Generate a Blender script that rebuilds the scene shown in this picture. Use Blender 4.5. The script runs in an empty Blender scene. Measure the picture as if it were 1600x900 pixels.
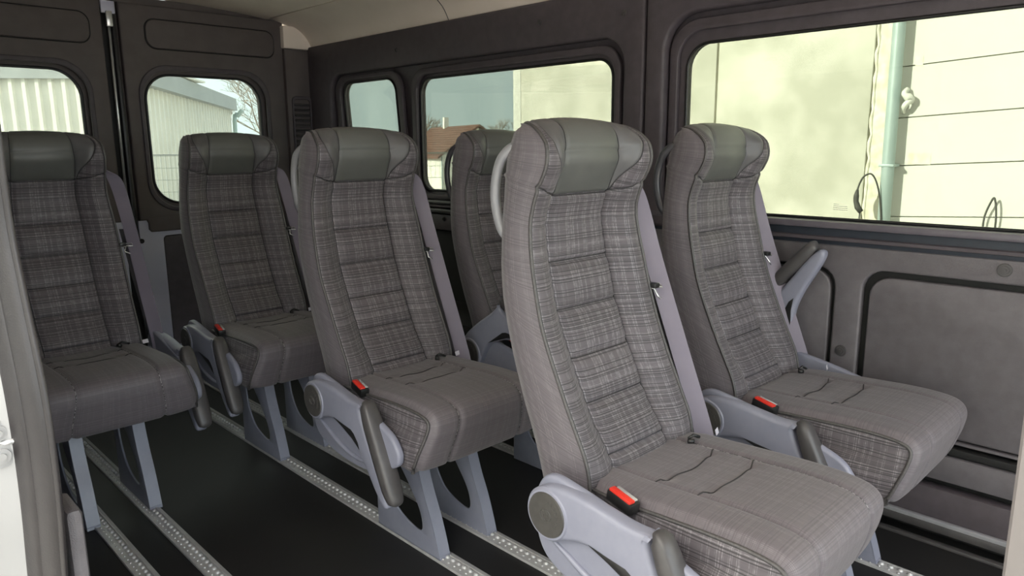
import bpy, bmesh, math, random
from mathutils import Vector, Matrix
from math import sin, cos, pi, radians, exp, sqrt

S = bpy.context.scene
C = S.collection

# ------------------------------------------------------------------ camera
cam = bpy.data.objects.new('camera', bpy.data.cameras.new('camera'))
C.objects.link(cam); S.camera = cam
cam.data.sensor_width = 36.0
cam.data.lens = 36.0 * 1135.4 / 1600.0
cam.data.clip_start = 0.02
cam.data.clip_end = 500
YAW, PIT, ROL = 0.77642, 0.194157, -0.00743
fw = Vector((sin(YAW) * cos(PIT), cos(YAW) * cos(PIT), -sin(PIT)))
rt = Vector((cos(YAW), -sin(YAW), 0)); up = rt.cross(fw)
r2 = rt * cos(ROL) + up * sin(ROL); u2 = up * cos(ROL) - rt * sin(ROL)
cam.matrix_world = Matrix(((r2.x, u2.x, -fw.x, 0), (r2.y, u2.y, -fw.y, 0), (r2.z, u2.z, -fw.z, 1.2), (0, 0, 0, 1)))

# ------------------------------------------------------------------ sky, sun, exposure
W = bpy.data.worlds.new('sky'); S.world = W; W.use_nodes = True
wn = W.node_tree; wn.nodes.clear()
# hazy winter sky: pale blue grey, a little brighter low down and towards the sun's side
tcw = wn.nodes.new('ShaderNodeTexCoord'); sx = wn.nodes.new('ShaderNodeSeparateXYZ'); wn.links.new(tcw.outputs['Generated'], sx.inputs[0])
rp = wn.nodes.new('ShaderNodeValToRGB'); rp.color_ramp.elements[0].position = 0.0; rp.color_ramp.elements[1].position = 0.8
rp.color_ramp.elements[0].color = (.76, .90, .93, 1); rp.color_ramp.elements[1].color = (.86, .89, .99, 1)
wn.links.new(sx.outputs[2], rp.inputs['Fac'])
dt = wn.nodes.new('ShaderNodeVectorMath'); dt.operation = 'DOT_PRODUCT'; dt.inputs[1].default_value = Vector((-.86, .36, .36)).normalized()
wn.links.new(tcw.outputs['Generated'], dt.inputs[0])
gl = wn.nodes.new('ShaderNodeMapRange'); gl.interpolation_type = 'SMOOTHSTEP'; gl.inputs['From Min'].default_value = -.2; gl.inputs['From Max'].default_value = 1.0
wn.links.new(dt.outputs['Value'], gl.inputs['Value'])
mxw = wn.nodes.new('ShaderNodeMix'); mxw.data_type = 'RGBA'; mxw.inputs['B'].default_value = (1.9, 1.80, 1.62, 1)
wn.links.new(gl.outputs[0], mxw.inputs['Factor']); wn.links.new(rp.outputs['Color'], mxw.inputs['A'])
bg = wn.nodes.new('ShaderNodeBackground'); bg.inputs['Strength'].default_value = 0.33
wo = wn.nodes.new('ShaderNodeOutputWorld')
wn.links.new(mxw.outputs['Result'], bg.inputs[0]); wn.links.new(bg.outputs[0], wo.inputs[0])
sl = bpy.data.lights.new('sun', 'SUN'); sl.energy = 2.2; sl.angle = radians(0.6); sl.color = (1.0, 0.96, 0.89)
so = bpy.data.objects.new('sun', sl); C.objects.link(so)
so.rotation_euler = Vector((1.0, -0.42, -0.42)).to_track_quat('-Z', 'Y').to_euler()
S.view_settings.view_transform = 'Standard'; S.view_settings.look = 'None'
S.view_settings.gamma = 1.0; S.view_settings.use_curve_mapping = False
S.view_settings.exposure = 3.65

# ------------------------------------------------------------------ materials
def nodes_mat(name):
    m = bpy.data.materials.new(name); m.use_nodes = True
    nt = m.node_tree; return m, nt, nt.nodes['Principled BSDF']

def noise_mat(name, c1, c2, scale=60, rough=0.5, bump=0.0, metal=0.0, detail=3, bscale=None, spec=0.5, lo=0.35, hi=0.65):
    m, nt, b = nodes_mat(name)
    tc = nt.nodes.new('ShaderNodeTexCoord')
    n = nt.nodes.new('ShaderNodeTexNoise'); n.inputs['Scale'].default_value = scale; n.inputs['Detail'].default_value = detail
    r = nt.nodes.new('ShaderNodeValToRGB')
    r.color_ramp.elements[0].position = lo; r.color_ramp.elements[1].position = hi
    r.color_ramp.elements[0].color = (*c1, 1); r.color_ramp.elements[1].color = (*c2, 1)
    nt.links.new(tc.outputs['Object'], n.inputs['Vector']); nt.links.new(n.outputs['Fac'], r.inputs['Fac'])
    nt.links.new(r.outputs['Color'], b.inputs['Base Color'])
    b.inputs['Roughness'].default_value = rough; b.inputs['Metallic'].default_value = metal
    b.inputs['Specular IOR Level'].default_value = spec
    if bump:
        n2 = nt.nodes.new('ShaderNodeTexNoise'); n2.inputs['Scale'].default_value = bscale or scale * 3
        nt.links.new(tc.outputs['Object'], n2.inputs['Vector'])
        bp = nt.nodes.new('ShaderNodeBump'); bp.inputs['Strength'].default_value = bump; bp.inputs['Distance'].default_value = 0.002
        nt.links.new(n2.outputs['Fac'], bp.inputs['Height']); nt.links.new(bp.outputs['Normal'], b.inputs['Normal'])
    return m

def plaid_mat(name, base, dark, light, strength=1.0):
    """woven plaid: broken light warp threads in clusters, thin dark weft lines"""
    m, nt, b = nodes_mat(name); N = nt.nodes; L = nt.links
    uv = N.new('ShaderNodeUVMap'); sp = N.new('ShaderNodeSeparateXYZ'); L.new(uv.outputs[0], sp.inputs[0])
    def n1(src, freq, lo, hi, det=0.0, off=0.0):
        mu = N.new('ShaderNodeMath'); mu.operation = 'MULTIPLY_ADD'; mu.inputs[1].default_value = freq; mu.inputs[2].default_value = off
        L.new(src, mu.inputs[0])
        t = N.new('ShaderNodeTexNoise'); t.noise_dimensions = '1D'; t.inputs['Scale'].default_value = 1.0; t.inputs['Detail'].default_value = det
        L.new(mu.outputs[0], t.inputs['W'])
        mr = N.new('ShaderNodeMapRange'); mr.inputs['From Min'].default_value = lo; mr.inputs['From Max'].default_value = hi
        L.new(t.outputs['Fac'], mr.inputs['Value']); return mr.outputs[0]
    def mul(a, b_, k=None):
        q = N.new('ShaderNodeMath'); q.operation = 'MULTIPLY'; L.new(a, q.inputs[0])
        if k is None: L.new(b_, q.inputs[1])
        else: q.inputs[1].default_value = k
        return q.outputs[0]
    U, V = sp.outputs[0], sp.outputs[1]
    warp = mul(n1(U, 560, .50, .60), n1(U, 60, .44, .58, off=3.3))
    weft_d = mul(n1(V, 330, .50, .57, off=7.1), n1(V, 44, .24, .46, off=1.7))
    weft_l = mul(n1(V, 480, .55, .63, off=19.0), n1(V, 60, .48, .60, off=5.0))
    # breaks along the threads
    t2 = N.new('ShaderNodeTexNoise'); t2.noise_dimensions = '2D'; t2.inputs['Scale'].default_value = 95; t2.inputs['Detail'].default_value = 1
    L.new(uv.outputs[0], t2.inputs['Vector'])
    br = N.new('ShaderNodeMapRange'); br.inputs['From Min'].default_value = .40; br.inputs['From Max'].default_value = .55; br.inputs['To Min'].default_value = .35
    L.new(t2.outputs['Fac'], br.inputs['Value'])
    lt = N.new('ShaderNodeMath'); lt.operation = 'MAXIMUM'; L.new(warp, lt.inputs[0]); L.new(mul(weft_l, None, .6), lt.inputs[1])
    lightf = mul(mul(lt.outputs[0], br.outputs[0]), None, 0.85 * strength)
    m1 = N.new('ShaderNodeMix'); m1.data_type = 'RGBA'; m1.inputs['A'].default_value = (*base, 1); m1.inputs['B'].default_value = (*light, 1)
    L.new(lightf, m1.inputs['Factor'])
    m2 = N.new('ShaderNodeMix'); m2.data_type = 'RGBA'; m2.inputs['B'].default_value = (*dark, 1)
    L.new(mul(weft_d, None, 0.8 * strength), m2.inputs['Factor']); L.new(m1.outputs['Result'], m2.inputs['A'])
    L.new(m2.outputs['Result'], b.inputs['Base Color'])
    ro = N.new('ShaderNodeMapRange'); ro.inputs['To Min'].default_value = .62; ro.inputs['To Max'].default_value = .36
    L.new(lightf, ro.inputs['Value']); L.new(ro.outputs[0], b.inputs['Roughness'])
    b.inputs['Sheen Weight'].default_value = 0.15
    bp = N.new('ShaderNodeBump'); bp.inputs['Strength'].default_value = .35; bp.inputs['Distance'].default_value = .0008
    L.new(lightf, bp.inputs['Height']); L.new(bp.outputs['Normal'], b.inputs['Normal'])
    return m

def glass_mat(name, tint):
    m = bpy.data.materials.new(name); m.use_nodes = True; nt = m.node_tree; nt.nodes.clear()
    o = nt.nodes.new('ShaderNodeOutputMaterial'); mx = nt.nodes.new('ShaderNodeMixShader')
    t = nt.nodes.new('ShaderNodeBsdfTransparent'); t.inputs[0].default_value = (*tint, 1)
    g = nt.nodes.new('ShaderNodeBsdfGlossy'); g.inputs['Roughness'].default_value = 0.02
    fr = nt.nodes.new('ShaderNodeFresnel'); fr.inputs['IOR'].default_value = 1.45
    mu = nt.nodes.new('ShaderNodeMath'); mu.operation = 'MULTIPLY'; mu.inputs[1].default_value = 0.25
    nt.links.new(fr.outputs[0], mu.inputs[0]); nt.links.new(mu.outputs[0], mx.inputs[0])
    nt.links.new(t.outputs[0], mx.inputs[1]); nt.links.new(g.outputs[0], mx.inputs[2]); nt.links.new(mx.outputs[0], o.inputs[0])
    return m

M = {}
M['fabric'] = plaid_mat('plaid fabric', (0.0920, 0.0805, 0.0901), (0.0153, 0.0134, 0.0154), (0.2554, 0.2366, 0.2550), 1.0)
M['fabric_seat'] = plaid_mat('plaid seat fabric', (0.1162, 0.1018, 0.1128), (0.0492, 0.0432, 0.0495), (0.2068, 0.1902, 0.2054), 0.42)
M['fabric_side'] = plaid_mat('plaid side fabric', (0.1231, 0.1088, 0.1214), (0.0625, 0.0563, 0.0628), (0.2308, 0.2110, 0.2264), 0.6)
M['leather'] = noise_mat('grey leatherette', (0.0876, 0.0903, 0.0840), (0.1001, 0.1028, 0.0965), 14, .42, .12, bscale=900)
M['leather_wing'] = noise_mat('grey leatherette wing', (0.0912, 0.0897, 0.0927), (0.1026, 0.1003, 0.1034), 14, .42, .12, bscale=900)
M['piping'] = noise_mat('piping', (0.0532, 0.0502, 0.0502), (0.0760, 0.0722, 0.0722), 200, .45)
M['seam'] = noise_mat('dark seam', (.018, .017, .018), (.03, .028, .03), 300, .6)
M['seam_light'] = noise_mat('pale stitching', (.03, .028, .03), (.30, .29, .29), 190, .45, lo=.48, hi=.56)
M['plastic'] = noise_mat('blue grey plastic', (0.2157, 0.2231, 0.2822), (0.2320, 0.2388, 0.2983), 30, .38, .05, bscale=1500)
M['steel'] = noise_mat('blue grey powder coated steel', (0.2095, 0.2195, 0.2765), (0.2346, 0.2434, 0.3016), 20, .33, .03, bscale=900)
M['dark_plastic'] = noise_mat('dark grey plastic', (0.0570, 0.0532, 0.0547), (0.0684, 0.0646, 0.0654), 30, .38, .1, bscale=1200)
M['cap'] = noise_mat('hub cap', (.055, .052, .049), (.065, .062, .058), 60, .36, .1, bscale=700)
M['black'] = noise_mat('black plastic', (.010, .010, .010), (.016, .016, .016), 60, .4)
M['red'] = noise_mat('red button', (0.5700, 0.0266, 0.0152), (0.6080, 0.0342, 0.0228), 60, .35)
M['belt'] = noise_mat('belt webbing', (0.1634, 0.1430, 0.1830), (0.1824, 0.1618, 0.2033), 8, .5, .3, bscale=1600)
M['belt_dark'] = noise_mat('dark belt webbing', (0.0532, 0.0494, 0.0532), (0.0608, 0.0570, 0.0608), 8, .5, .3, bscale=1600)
M['chrome'] = noise_mat('bright metal', (.6, .6, .6), (.7, .7, .7), 20, .25, 0, .6)
M['rail'] = noise_mat('aluminium rail', (0.4703, 0.4703, 0.4788), (0.5472, 0.5472, 0.5472), 40, .33, .05, .25, bscale=300)
M['dark_handle'] = noise_mat('grab handle', (0.0456, 0.0456, 0.0517), (0.0570, 0.0570, 0.0646), 30, .28)
M['light_handle'] = noise_mat('light grab handle', (0.2280, 0.2280, 0.2432), (0.2584, 0.2584, 0.2736), 30, .3)
M['trim'] = noise_mat('dark grained side trim', (0.0664, 0.0553, 0.0636), (0.0796, 0.0674, 0.0777), 25, .55, .35, bscale=520)
M['trim_side'] = noise_mat('grained side trim', (0.1180, 0.1081, 0.1168), (0.1355, 0.1254, 0.1356), 25, .48, .5, bscale=420)
M['trim_rear'] = noise_mat('rear door trim', (0.0914, 0.0764, 0.0756), (0.1078, 0.0909, 0.0897), 12, .65, .35, bscale=600)
M['trim_gap'] = noise_mat('dark gap', (.008, .008, .008), (.012, .012, .012), 25, .7)
M['sill_rail'] = noise_mat('grey violet sill rail', (0.1140, 0.1026, 0.1216), (0.1292, 0.1178, 0.1368), 30, .35)
M['sill'] = noise_mat('blue black sill', (.022, .028, .040), (.026, .033, .047), 25, .5)
M['headliner'] = noise_mat('beige headliner', (0.8346, 0.7383, 0.6527), (0.8774, 0.7811, 0.6955), 5, .9, .25, bscale=700)
M['paint'] = noise_mat('painted inner steel', (0.5244, 0.5244, 0.6576), (0.5700, 0.5700, 0.7045), 5, .35)
M['white_paint'] = noise_mat('white body paint', (0.2660, 0.2660, 0.2660), (0.2873, 0.2873, 0.2873), 3, .25)
M['rubber'] = noise_mat('rubber seal', (0.0122, 0.0102, 0.0112), (0.0167, 0.0143, 0.0154), 14, .42, .2, bscale=300)
M['floor'] = noise_mat('speckled black floor', (0.0089, 0.0086, 0.0089), (0.0410, 0.0410, 0.0410), 900, .55, .15, lo=.52, hi=.85, bscale=700)
M['post'] = noise_mat('pale door pillar', (0.1034, 0.0956, 0.0930), (0.1137, 0.1034, 0.1008), 5, .6)
M['concrete'] = noise_mat('cream concrete', (.50, .495, .42), (.66, .645, .57), 1.5, .9, .0, detail=10, lo=.38, hi=.60)
M['panel'] = noise_mat('cream facade panel', (0.6499, 0.6501, 0.5940), (0.6790, 0.6796, 0.6264), .8, .7)
M['foam'] = noise_mat('joint foam', (.62, .60, .48), (.85, .83, .72), 9, .9, .5, bscale=40)
M['pipe'] = noise_mat('zinc pipe', (.36, .45, .44), (.40, .49, .48), 6, .45, 0, .15)
M['glass_side'] = glass_mat('tinted side glass', (.37, .39, .355))
M['glass_rear'] = glass_mat('tinted rear glass', (.50, .53, .50))
M['corr'] = noise_mat('corrugated sheet', (0.6660, 0.6570, 0.6048), (0.7200, 0.7110, 0.6521), 2, .6)
M['fascia'] = noise_mat('grey fascia', (0.3240, 0.3420, 0.3420), (0.3600, 0.3780, 0.3780), 2, .6)
M['bark'] = noise_mat('bark', (.20, .17, .14), (.28, .24, .20), 4, .9)
M['tile'] = noise_mat('clay roof tiles', (.10, .048, .032), (.16, .078, .055), 3, .85, .3)
M['render'] = noise_mat('white render', (.70, .70, .64), (.76, .76, .70), 1, .9)
M['ground'] = noise_mat('pale ground', (.52, .50, .46), (.60, .58, .54), 9, .9, .3)  # tone raised so the ground bounces more light up to the ceiling
M['tag'] = noise_mat('white tag', (0.4712, 0.4560, 0.5168), (0.5168, 0.5016, 0.5472), 30, .7)
M['wire'] = noise_mat('wire', (.20, .22, .22), (.25, .27, .27), 30, .5)
M['cable'] = noise_mat('black cable', (0.0500, 0.0500, 0.0450), (0.0700, 0.0700, 0.0600), 30, .6)

# ------------------------------------------------------------------ helpers
def place(o, parent):
    C.objects.link(o)
    if parent is not None: o.parent = parent
    return o

def mk_mesh(name, verts, faces, mat, smooth=False, uvs=None):
    me = bpy.data.meshes.new(name); me.from_pydata([tuple(v) for v in verts], [], faces); me.materials.append(mat)
    if smooth: me.polygons.foreach_set('use_smooth', [True] * len(me.polygons))
    if uvs is not None:
        ul = me.uv_layers.new(name='UVMap')
        for lp in me.loops: ul.data[lp.index].uv = uvs[lp.vertex_index]
    me.update(); return me

def mobj(name, me, parent=None):
    return place(bpy.data.objects.new(name, me), parent)

def thing(name, label, cat, loc=(0, 0, 0), group=None, kind=None):
    o = bpy.data.objects.new(name, None); o.empty_display_size = .05; C.objects.link(o); o.location = loc
    o['label'] = label; o['category'] = cat
    if group: o['group'] = group
    return o

def tag(o, label, cat, group=None):
    o['label'] = label; o['category'] = cat
    if group: o['group'] = group
    return o

def bm_to_mesh(bm, name, mat, smooth=False, auto=None):
    me = bpy.data.meshes.new(name); bmesh.ops.recalc_face_normals(bm, faces=bm.faces)
    bm.to_mesh(me); bm.free(); me.materials.append(mat)
    if smooth:
        me.polygons.foreach_set('use_smooth', [True] * len(me.polygons))
        if auto is not None: me.set_sharp_from_angle(angle=auto)
    return me

def box_bm(bm, x0, x1, y0, y1, z0, z1, bevel=0.0, seg=2):
    r = bmesh.ops.create_cube(bm, size=1.0)
    for v in r['verts']:
        v.co = Vector(((x0 + x1) / 2 + v.co.x * (x1 - x0), (y0 + y1) / 2 + v.co.y * (y1 - y0), (z0 + z1) / 2 + v.co.z * (z1 - z0)))
    if bevel:
        es = set(e for v in r['verts'] for e in v.link_edges)
        bmesh.ops.bevel(bm, geom=list(es), offset=bevel, segments=seg, affect='EDGES', profile=.5)

def box(name, x0, x1, y0, y1, z0, z1, mat, parent=None, bevel=0.0):
    bm = bmesh.new(); box_bm(bm, x0, x1, y0, y1, z0, z1, bevel)
    return mobj(name, bm_to_mesh(bm, name, mat, bevel > 0, radians(40)), parent)

def frame_of(pts, closed):
    """parallel transport frames"""
    n = len(pts); P = [Vector(p) for p in pts]; T = []
    for i in range(n):
        a = P[(i - 1) % n] if (closed or i > 0) else P[i]; b = P[(i + 1) % n] if (closed or i < n - 1) else P[i]
        t = b - a; T.append(t.normalized() if t.length > 1e-9 else Vector((0, 0, 1)))
    ref = Vector((0, 0, 1)) if abs(T[0].z) < .9 else Vector((1, 0, 0))
    N0 = (ref - T[0] * ref.dot(T[0])).normalized(); Ns = [N0]
    for i in range(1, n):
        v = Ns[-1] - T[i] * Ns[-1].dot(T[i]); Ns.append(v.normalized())
    return P, T, Ns

def tube_geo(pts, r, seg=8, closed=False, cap=True):
    P, T, Ns = frame_of(pts, closed); V = []; F = []; n = len(P)
    rad = r if isinstance(r, (list, tuple)) else [r] * n
    for i in range(n):
        B = T[i].cross(Ns[i])
        for k in range(seg):
            a = 2 * pi * k / seg; V.append(P[i] + (Ns[i] * cos(a) + B * sin(a)) * rad[i])
    m = n if closed else n - 1
    for i in range(m):
        j = (i + 1) % n
        for k in range(seg):
            k2 = (k + 1) % seg; F.append((i * seg + k, i * seg + k2, j * seg + k2, j * seg + k))
    if cap and not closed:
        F.append(tuple(range(seg))[::-1]); F.append(tuple((n - 1) * seg + k for k in range(seg)))
    return V, F

def join_geo(geos):
    V = []; F = []
    for v, f in geos:
        o = len(V); V += list(v); F += [tuple(i + o for i in q) for q in f]
    return V, F

def tube(name, pts, r, mat, parent=None, seg=8, closed=False):
    V, F = tube_geo(pts, r, seg, closed); return mobj(name, mk_mesh(name, V, F, mat, True), parent)

def spline(pts, n=8, closed=False):
    """Catmull-Rom through points"""
    P = [Vector(p) for p in pts]; m = len(P); out = []
    rng = m if closed else m - 1
    for i in range(rng):
        g = lambda k: P[k % m] if closed else P[max(0, min(m - 1, k))]
        a, b, c, d = g(i - 1), g(i), g(i + 1), g(i + 2)
        for k in range(n):
            t = k / n
            out.append(.5 * ((2 * b) + (c - a) * t + (2 * a - 5 * b + 4 * c - d) * t * t + (3 * b - a - 3 * c + d) * t ** 3))
    if not closed: out.append(P[-1])
    return out

def rrect(a0, a1, b0, b1, r, n=8, skew=0.0):
    out = []
    for cx, cy, s in ((a1 - r, b1 - r, 0), (a0 + r, b1 - r, 1), (a0 + r, b0 + r, 2), (a1 - r, b0 + r, 3)):
        for k in range(n + 1):
            t = (s + k / n) * pi / 2; out.append((cx + r * cos(t), cy + r * sin(t)))
    if skew: out = [(a + skew * (b - b1), b) for a, b in out]
    return out

def plate_mesh(name, outer, holes, thick, bevel, mat, fn, seg=2):
    """filled 2D outline with holes, extruded with bevelled edges; fn maps (a, b, n) to a point"""
    cu = bpy.data.curves.new(name, 'CURVE'); cu.dimensions = '2D'; cu.fill_mode = 'BOTH'
    for loop in [outer] + list(holes):
        s = cu.splines.new('POLY'); s.points.add(len(loop) - 1); s.use_cyclic_u = True
        for i, p in enumerate(loop): s.points[i].co = (p[0], p[1], 0, 1)
    cu.extrude = max(thick / 2 - bevel, 1e-5); cu.bevel_depth = bevel; cu.bevel_resolution = seg; cu.offset = -bevel
    o = bpy.data.objects.new('tmp', cu); C.objects.link(o)
    dg = bpy.context.evaluated_depsgraph_get(); me = bpy.data.meshes.new_from_object(o.evaluated_get(dg), depsgraph=dg)
    bpy.data.objects.remove(o); bpy.data.curves.remove(cu)
    for v in me.vertices: v.co = Vector(fn(v.co.x, v.co.y, v.co.z))
    bm = bmesh.new(); bm.from_mesh(me); bmesh.ops.remove_doubles(bm, verts=bm.verts, dist=1e-6); bpy.data.meshes.remove(me)
    return bm_to_mesh(bm, name, mat, True, radians(35))

def plate(name, outer, holes, thick, bevel, mat, fn, parent=None):
    return mobj(name, plate_mesh(name, outer, holes, thick, bevel, mat, fn), parent)

def onX(X): return lambda a, b, n: (X + n, a, b)       # outline in (y, z)
def onY(Y): return lambda a, b, n: (a, Y + n, b)       # outline in (x, z)

def rect(a0, a1, b0, b1): return [(a0, b0), (a1, b0), (a1, b1), (a0, b1)]

def sst(x, a, b):
    t = min(1, max(0, (x - a) / (b - a))); return t * t * (3 - 2 * t)

def interp(tab, z):
    if z <= tab[0][0]: return tab[0][1]
    for (a, p), (b, q) in zip(tab, tab[1:]):
        if z <= b: return p + (q - p) * sst(z, a, b) if False else p + (q - p) * (z - a) / (b - a)
    return tab[-1][1]

def struct(o, name=None):
    o['kind'] = 'structure'; return o

def sempty(name, loc=(0, 0, 0)):
    o = bpy.data.objects.new(name, None); o.empty_display_size = .05; C.objects.link(o); o.location = loc; o['kind'] = 'structure'; return o

# ================================================================== VAN SHELL
XR = 2.39            # side wall on the picture's right
YB = 4.20            # rear doors
def W_(y, z, X):     # a point measured on the plane x = XR, moved along its line of sight to plane X
    k = X / XR; return (y * k, 1.2 + (z - 1.2) * k)

fl = struct(box('floor', .17, 2.42, -1.3, YB + .1, -.06, 0.0, M['floor']))
# ---- ceiling with curved sides
cp = [(p.x, p.y) for p in spline([(x, z, 0) for x, z in [(.17, 1.60), (.19, 1.76), (.30, 1.88), (.46, 1.935), (.8, 1.965), (1.28, 1.975), (1.75, 1.965), (2.08, 1.94), (2.24, 1.905), (2.33, 1.85), (2.385, 1.755)]], 6)]
V = []; F = []
for y in (-1.3, YB + .02):
    for x, z in cp: V.append((x, y, z))
    for x, z in reversed(cp): V.append((x + (.05 if x > 1.3 else -.05) * (1 if z < 1.9 else 0), y, z + .06))
n2 = 2 * len(cp)
for k in range(n2): k2 = (k + 1) % n2; F.append((k, k2, n2 + k2, n2 + k))
F.append(tuple(range(n2))); F.append(tuple(range(n2, 2 * n2))[::-1])
bm = bmesh.new()
bv = [bm.verts.new(v) for v in V]
for f in F: bm.faces.new([bv[i] for i in f])
ceiling = struct(mobj('ceiling', bm_to_mesh(bm, 'ceiling', M['headliner'], True, radians(35))))
# seams of the headliner
tube('headliner_seam', [(x, 2.83, z - .001) for x, z in cp if x > 1.9], .0022, M['piping'], ceiling, 6)
V, F = tube_geo([(2.12, y, 1.932) for y in (-1.2, .6, 1.8, 3.0, 4.15)], .003, 6); mobj('headliner_seam', mk_mesh('headliner_seam', V, F, M['headliner'], True), ceiling)

# ---- wall on the right of the picture
wr = sempty('wall_right', (XR, 1.5, 0))
def wp(o): o.matrix_parent_inverse = wr.matrix_world.inverted(); return o
wr.matrix_world = Matrix.Translation((XR, 1.5, 0))
def wadd(o): o.parent = wr; o.matrix_parent_inverse = Matrix.Translation((-XR, -1.5, 0)); return o
g1 = rrect(-.55, 1.516, .957, 1.553, .085)
g2 = rrect(1.856, 3.106, .972, 1.537, .075)
g3 = rrect(3.33, 3.84, .985, 1.560, .075, skew=0.10)
wadd(plate('body_side', rect(-.8, YB + .05, -.06, 1.86), [g1, g2, g3], .03, .004, M['trim'], onX(2.415)))
h1 = [W_(a, b, 2.35) for a, b in rrect(-.62, 1.615, .90, 1.665, .13, 10)]
h2 = [W_(a, b, 2.35) for a, b in rrect(1.80, 3.98, .90, 1.615, .11, 10)]
oa = [W_(a, b, 2.35) for a, b in rect(-.75, 1.697, .885, 1.80)]
ob = [W_(a, b, 2.35) for a, b in rect(1.707, 4.26, .885, 1.80)]
wadd(plate('side_panel', oa, [h1], .05, .012, M['trim'], onX(2.372)))
wadd(plate('side_panel', ob, [h2], .05, .012, M['trim'], onX(2.372)))
# inner stepped surround of the nearer window and pillar trim between the two rear windows
s1o = [W_(a, b, 2.375) for a, b in rrect(-.60, 1.59, .915, 1.64, .12, 10)]
s1i = [W_(a, b, 2.375) for a, b in rrect(-.57, 1.555, .94, 1.60, .10, 10)]
wadd(plate('window_surround', s1o, [s1i], .02, .005, M['trim'], onX(2.386)))
s2o = [W_(a, b, 2.375) for a, b in rrect(1.815, 3.175, .925, 1.59, .10, 10)]
s2i = [W_(a, b, 2.375) for a, b in rrect(1.845, 3.135, .955, 1.557, .085, 10)]
wadd(plate('window_surround', s2o, [s2i], .024, .006, M['trim'], onX(2.384)))
s3o = [W_(a, b, 2.375) for a, b in rrect(3.27, 3.93, .94, 1.60, .10, 10, skew=.10)]
s3i = [W_(a, b, 2.375) for a, b in rrect(3.31, 3.88, .965, 1.575, .085, 10, skew=.10)]
wadd(plate('window_surround', s3o, [s3i], .024, .006, M['trim'], onX(2.384)))
wadd(tube('trim_bead', [(2.352, y, z) for y, z in [W_(1.78, 1.625, 2.352), W_(2.6, 1.632, 2.352), W_(3.95, 1.645, 2.352)]], .0035, M['dark_plastic'], None, 6))
# window sill rail and the dark band below it
wadd(box('sill_rail', 2.345, 2.40, -.8, 1.68, .930, .953, M['sill_rail'], bevel=.006))
wadd(box('sill_band', 2.362, 2.41, -.8, 1.68, .872, .935, M['sill'], bevel=.006))
wadd(box('sill_rail', 2.345, 2.40, 1.70, 4.1, .905, .925, M['dark_plastic'], bevel=.006))
wadd(box('ledge', 2.335, 2.40, 1.70, 4.1, .862, .885, M['dark_plastic'], bevel=.006))
wadd(box('lower_rear_board', 2.35, 2.40, 1.70, 4.1, .775, .855, M['trim'], bevel=.006))
# lower panel, with a pressed inset and the gap round it
gp = rrect(-.9, .84, .02, .805, .065, 8)
gq = rrect(.925, 1.45, .02, .80, .07, 8)
LP = 2.358
sc = lambda L: [W_(a, b, LP) for a, b in L]
wadd(plate('lower_panel_backing', rect(-1.0, 4.15, .0, .88), [], .012, .001, M['trim_gap'], onX(2.396)))
wadd(plate('lower_panel', sc([(-1.0, .305), (1.68, .305), (1.68, .875), (-1.0, .875)]), [sc([(-.9, .312), (.84, .312)] + [p for p in gp if p[1] > .5][:0] + [(.84, .74)] + [(.84 - .065 + .065 * cos(t), .74 + .065 * sin(t)) for t in (.2, .5, .8, 1.1, 1.4)] + [(.775, .805), (-.9, .805)]),
                                                                                            sc([(.925, .312), (1.45, .312), (1.45, .80), (.99, .80)] + [(.99 - .065 * sin(t), .735 + .065 * cos(t)) for t in (.3, .6, .9, 1.2)] + [(.925, .735)])],
             .034, .007, M['trim_side'], onX(LP + .017)))
wadd(plate('inset_panel', sc([(-.9, .318), (.818, .318), (.818, .725)] + [(.818 - .06 + .06 * cos(t), .725 + .06 * sin(t)) for t in (.2, .5, .8, 1.1, 1.4)] + [(.758, .785), (-.9, .785)]), [], .03, .006, M['trim_side'], onX(LP + .018)))
wadd(plate('inset_panel', sc([(.940, .318), (1.43, .318), (1.43, .788), (1.0, .788)] + [(1.0 - .06 * sin(t), .728 + .06 * cos(t)) for t in (.3, .6, .9, 1.2)] + [(.940, .728)]), [], .03, .006, M['trim_side'], onX(LP + .018)))
wadd(box('step_board', 2.345, 2.39, -1.0, 1.68, .196, .277, M['trim_side'], bevel=.006))
wadd(box('step_board', 2.335, 2.385, -1.0, 1.68, .074, .172, M['trim'], bevel=.006))
wadd(box('step_board', 2.35, 2.39, -1.0, 1.68, .283, .304, M['trim_gap'], bevel=.002))
bsb = struct(box('baseboard_right', 2.318, 2.38, -1.0, 1.68, .040, .066, M['dark_plastic'], bevel=.006))
box('bead', 2.308, 2.33, -1.0, 1.68, .0, .012, M['dark_plastic'], bsb, .004)
box('bead', 2.322, 2.34, -1.0, 1.68, .050, .078, M['light_handle'], bsb, .004)
def screw(y, z, X=2.352, r=.014):
    y, z = W_(y, z, X)
    bm = bmesh.new()
    for rr, d0, d1 in ((r * 1.25, 0, .003), (r * .85, 0, .006), (r * .4, 0, .0085)):
        res = bmesh.ops.create_cone(bm, cap_ends=True, segments=18, radius1=rr * 1.08, radius2=rr, depth=d1 - d0)
        for v in res['verts']: v.co = Vector((X - (v.co.z + (d1 - d0) / 2), y + v.co.x, z + v.co.y))
    return wadd(mobj('screw_cap', bm_to_mesh(bm, 'screw_cap', M['dark_plastic'], True, radians(40))))
for y, z in ((.89, .527), (.463, .846)): screw(y, z, LP - .001)
for y, z in ((1.804, 1.699), (2.253, 1.716), (3.3, 1.70), (2.937, .827)): screw(y, z, 2.347, .009)
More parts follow.
